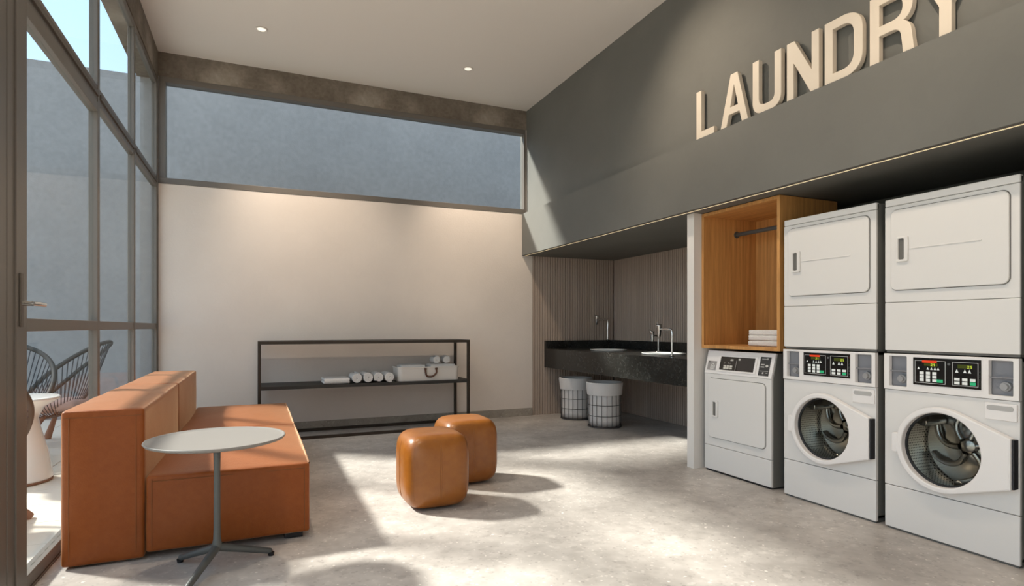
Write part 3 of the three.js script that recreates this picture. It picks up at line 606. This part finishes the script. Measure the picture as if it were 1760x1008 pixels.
{
  const g = thing('low_dryer', 'single white dryer with sloping control panel under the wooden cabinet', 'dryer', [3.53, 0, -3.587], TURN), x = 0.356, T = Math.atan2(0.05, 0.195);
  const prof = new THREE.Shape(); prof.moveTo(0.02, 0.014); prof.lineTo(0.02, 0.826); prof.lineTo(0.066, 1.015); prof.lineTo(0.7, 1.015); prof.lineTo(0.7, 0.014); prof.closePath();
  mesh('body', new THREE.ExtrudeGeometry(prof, { depth: 2 * x - 0.008, bevelEnabled: true, bevelSize: 0.004, bevelThickness: 0.004, bevelSegments: 1 }).rotateY(Math.PI / 2).translate(-x + 0.004, 0, 0), M.side, g);
  mesh('plinth', box(-x + 0.01, x - 0.01, 0, 0.014, -0.68, -0.012), M.black, g);
  mesh('lower_panel', rbox(-x, x, 0.016, 0.219, -0.02, 0, 0.004), M.white, g);
  mesh('front_panel', rbox(-x, x, 0.222, 0.828, -0.02, 0, 0.004), M.white, g);
  dryerDoor(g, -0.302, 0.302, 0.293, 0.788, -0.215, 0.535, 0.07, false);
  const c = new THREE.Group(); c.name = 'control_console'; c.position.set(0, 0.829, 0); c.rotation.x = -T; g.add(c);
  const fr = new THREE.Shape(); fr.moveTo(-x, 0); fr.lineTo(x, 0); fr.lineTo(x, 0.197); fr.lineTo(-x, 0.197); fr.closePath();
  mesh('fascia', extrude(fr, 0.018, 0.003, 0.004), M.panelWhite, c);
  mesh('bezel', extrude((() => { const s = roundRect(-0.21, 0.2, 0.022, 0.16, 0.006); s.holes.push(roundRect(-0.188, 0.178, 0.036, 0.148, 0.003, new THREE.Path())); return s; })(), 0.008, 0.002, 0.011), M.panelWhite, c);
  sheet('display_screen', -0.188, 0.178, 0.036, 0.148, 0.0045, dryerScreen, c);
  sheet('instruction_label', 0.225, 0.325, 0.018, 0.165, 0.0045, labelScreen(), c);
  sheet('badge', -0.33, -0.23, 0.028, 0.105, 0.0045, badge(), c);
}

// ---------------------------------------------------------------- raised letters standing on the bulkhead ledge
{
  const h = 0.395, t = 0.058, S = () => new THREE.Shape();
  const poly = (pts, s = S()) => { pts.forEach(([a, b], i) => (i ? s.lineTo(a, b) : s.moveTo(a, b))); s.closePath(); return s; };
  const L = poly([[0, 0], [0.205, 0], [0.205, t], [t, t], [t, h], [0, h]]);
  const A = poly([[0, 0], [0.062, 0], [0.087, 0.09], [0.195, 0.09], [0.22, 0], [0.282, 0], [0.176, h], [0.106, h]]); A.holes.push(poly([[0.102, 0.145], [0.141, 0.31], [0.18, 0.145]], new THREE.Path()));
  const U = S(); U.moveTo(0, h); U.lineTo(0, 0.09); U.quadraticCurveTo(0.004, 0.006, 0.09, 0); U.lineTo(0.165, 0); U.quadraticCurveTo(0.252, 0.006, 0.256, 0.09); U.lineTo(0.256, h); U.lineTo(0.198, h); U.lineTo(0.198, 0.11); U.quadraticCurveTo(0.196, 0.06, 0.15, t); U.lineTo(0.106, t); U.quadraticCurveTo(0.06, 0.06, t, 0.11); U.lineTo(t, h); U.closePath();
  const N = poly([[0, 0], [0.056, 0], [0.056, 0.245], [0.19, 0], [0.252, 0], [0.252, h], [0.196, h], [0.196, 0.15], [0.062, h], [0, h]]);
  const D = S(); D.moveTo(0, 0); D.lineTo(0.13, 0); D.quadraticCurveTo(0.256, 0.006, 0.258, 0.13); D.lineTo(0.258, h - 0.13); D.quadraticCurveTo(0.256, h - 0.006, 0.13, h); D.lineTo(0, h); D.closePath();
  { const q = new THREE.Path(); q.moveTo(t, t); q.lineTo(0.125, t); q.quadraticCurveTo(0.197, 0.062, 0.2, 0.135); q.lineTo(0.2, h - 0.135); q.quadraticCurveTo(0.197, h - 0.062, 0.125, h - t); q.lineTo(t, h - t); q.closePath(); D.holes.push(q); }
  const Rr = S(); Rr.moveTo(0, 0); Rr.lineTo(t, 0); Rr.lineTo(t, 0.155); Rr.lineTo(0.135, 0.155); Rr.quadraticCurveTo(0.18, 0.152, 0.186, 0.1); Rr.lineTo(0.196, 0); Rr.lineTo(0.258, 0); Rr.lineTo(0.244, 0.115); Rr.quadraticCurveTo(0.238, 0.165, 0.2, 0.187); Rr.quadraticCurveTo(0.252, 0.21, 0.25, 0.285); Rr.quadraticCurveTo(0.25, 0.39, 0.14, h); Rr.lineTo(0, h); Rr.closePath();
  { const q = new THREE.Path(); q.moveTo(t, 0.212); q.lineTo(0.14, 0.212); q.quadraticCurveTo(0.193, 0.218, 0.193, 0.275); q.quadraticCurveTo(0.193, 0.335, 0.14, h - t); q.lineTo(t, h - t); q.closePath(); Rr.holes.push(q); }
  const Y = poly([[0.114, 0], [0.176, 0], [0.176, 0.165], [0.29, h], [0.226, h], [0.145, 0.225], [0.064, h], [0, h], [0.114, 0.165]]);
  [['L', L, -3.845], ['A', A, -3.568], ['U', U, -3.243], ['N', N, -2.94], ['D', D, -2.647], ['R', Rr, -2.345], ['Y', Y, -2.072]].forEach(([n, s, z]) => {
    const m = mesh('sign_letter', extrude(s, 0.038, 0.003, 0, 14), M.letter);
    m.rotation.y = TURN; m.position.set(XBH + 0.014, 2.772, z);
    tag(m, `raised beige capital letter ${n} on the dark bulkhead ledge`, 'letter', 'letters of the laundry sign');
  });
}

// ---------------------------------------------------------------- terrace furniture
{
  const t = thing('terrace_table', 'white hourglass table standing on the terrace', 'table', [-1.74, 0, -5.78]);
  mesh('body', lathe([[0, 0.012], [0.24, 0.012], [0.245, 0.03], [0.22, 0.2], [0.165, 0.42], [0.15, 0.5], [0.19, 0.585], [0.29, 0.645], [0.292, 0.66], [0.28, 0.668], [0, 0.668]], 48), M.porcelain, t);
  mesh('foot_ring', lathe([[0.2, 0], [0.243, 0], [0.243, 0.016], [0.2, 0.016]], 48), M.chairLeg, t);
}
function ropeChair(label, at, turn) {
  const c = thing('rope_chair', label, 'chair', at, turn, 'rope chairs on the terrace');
  const rimAt = (a) => { const s = Math.cos(a), w = 0.41 + 0.04 * s; return V(w * Math.sin(a), 0.70 + 0.36 * s + 0.04 * Math.sin(a) ** 2, -0.36 * s - 0.05 * Math.max(0, s)); };
  const lowAt = (a) => V(0.15 * Math.sin(a), 0.30 + 0.03 * Math.cos(a), -0.14 * Math.cos(a) + 0.02);
  const ring = (f) => { const p = []; for (let i = 0; i < 40; i++) p.push(f(i / 40 * Math.PI * 2)); return p; };
  mesh('rim', tube(ring(rimAt), 0.021, 120, 10, true), M.chairFrame, c);
  mesh('seat_ring', tube(ring(lowAt), 0.012, 60, 8, true), M.chairFrame, c);
  const ropes = [];
  for (let i = 0; i < 56; i++) { const a = i / 56 * Math.PI * 2, p = rimAt(a), q = lowAt(a), m = p.clone().lerp(q, 0.55); m.y -= 0.06; m.x *= 1.04; ropes.push(tube([p, m, q], 0.0042, 8, 5)); }
  const r = mesh('rope_weave', ropes, M.rope, c); r.userData.kind = 'stuff';
  for (const [x, z] of [[0.34, 0.27], [-0.34, 0.27], [0.32, -0.28], [-0.32, -0.28]]) mesh('leg', rod(V(x, 0, z), V(x * 0.4, 0.31, z * 0.4), 0.036, 0.018, 12), M.chairLeg, c);
  mesh('cushion', softBox(0.44, 0.1, 0.42, 0.045, V(0.01, 0.02, 0.01), 14, 0.004, 8).rotateX(0.12).translate(0, 0.40, 0.02), M.cushion, c);
  return c;
}
ropeChair('dark rope bucket chair close outside the glass door, facing the hourglass table', [-1.66, 0, -4.38], Math.PI + 0.05);
ropeChair('dark rope bucket chair right behind the white hourglass table, facing it', [-2.1, 0, -6.52], 0.25);
ropeChair('dark rope bucket chair turned sideways at the foot of the tall grey wall', [-1.86, 0, -7.55], -Math.PI / 2 - 0.1);

renderer.render(scene, camera);
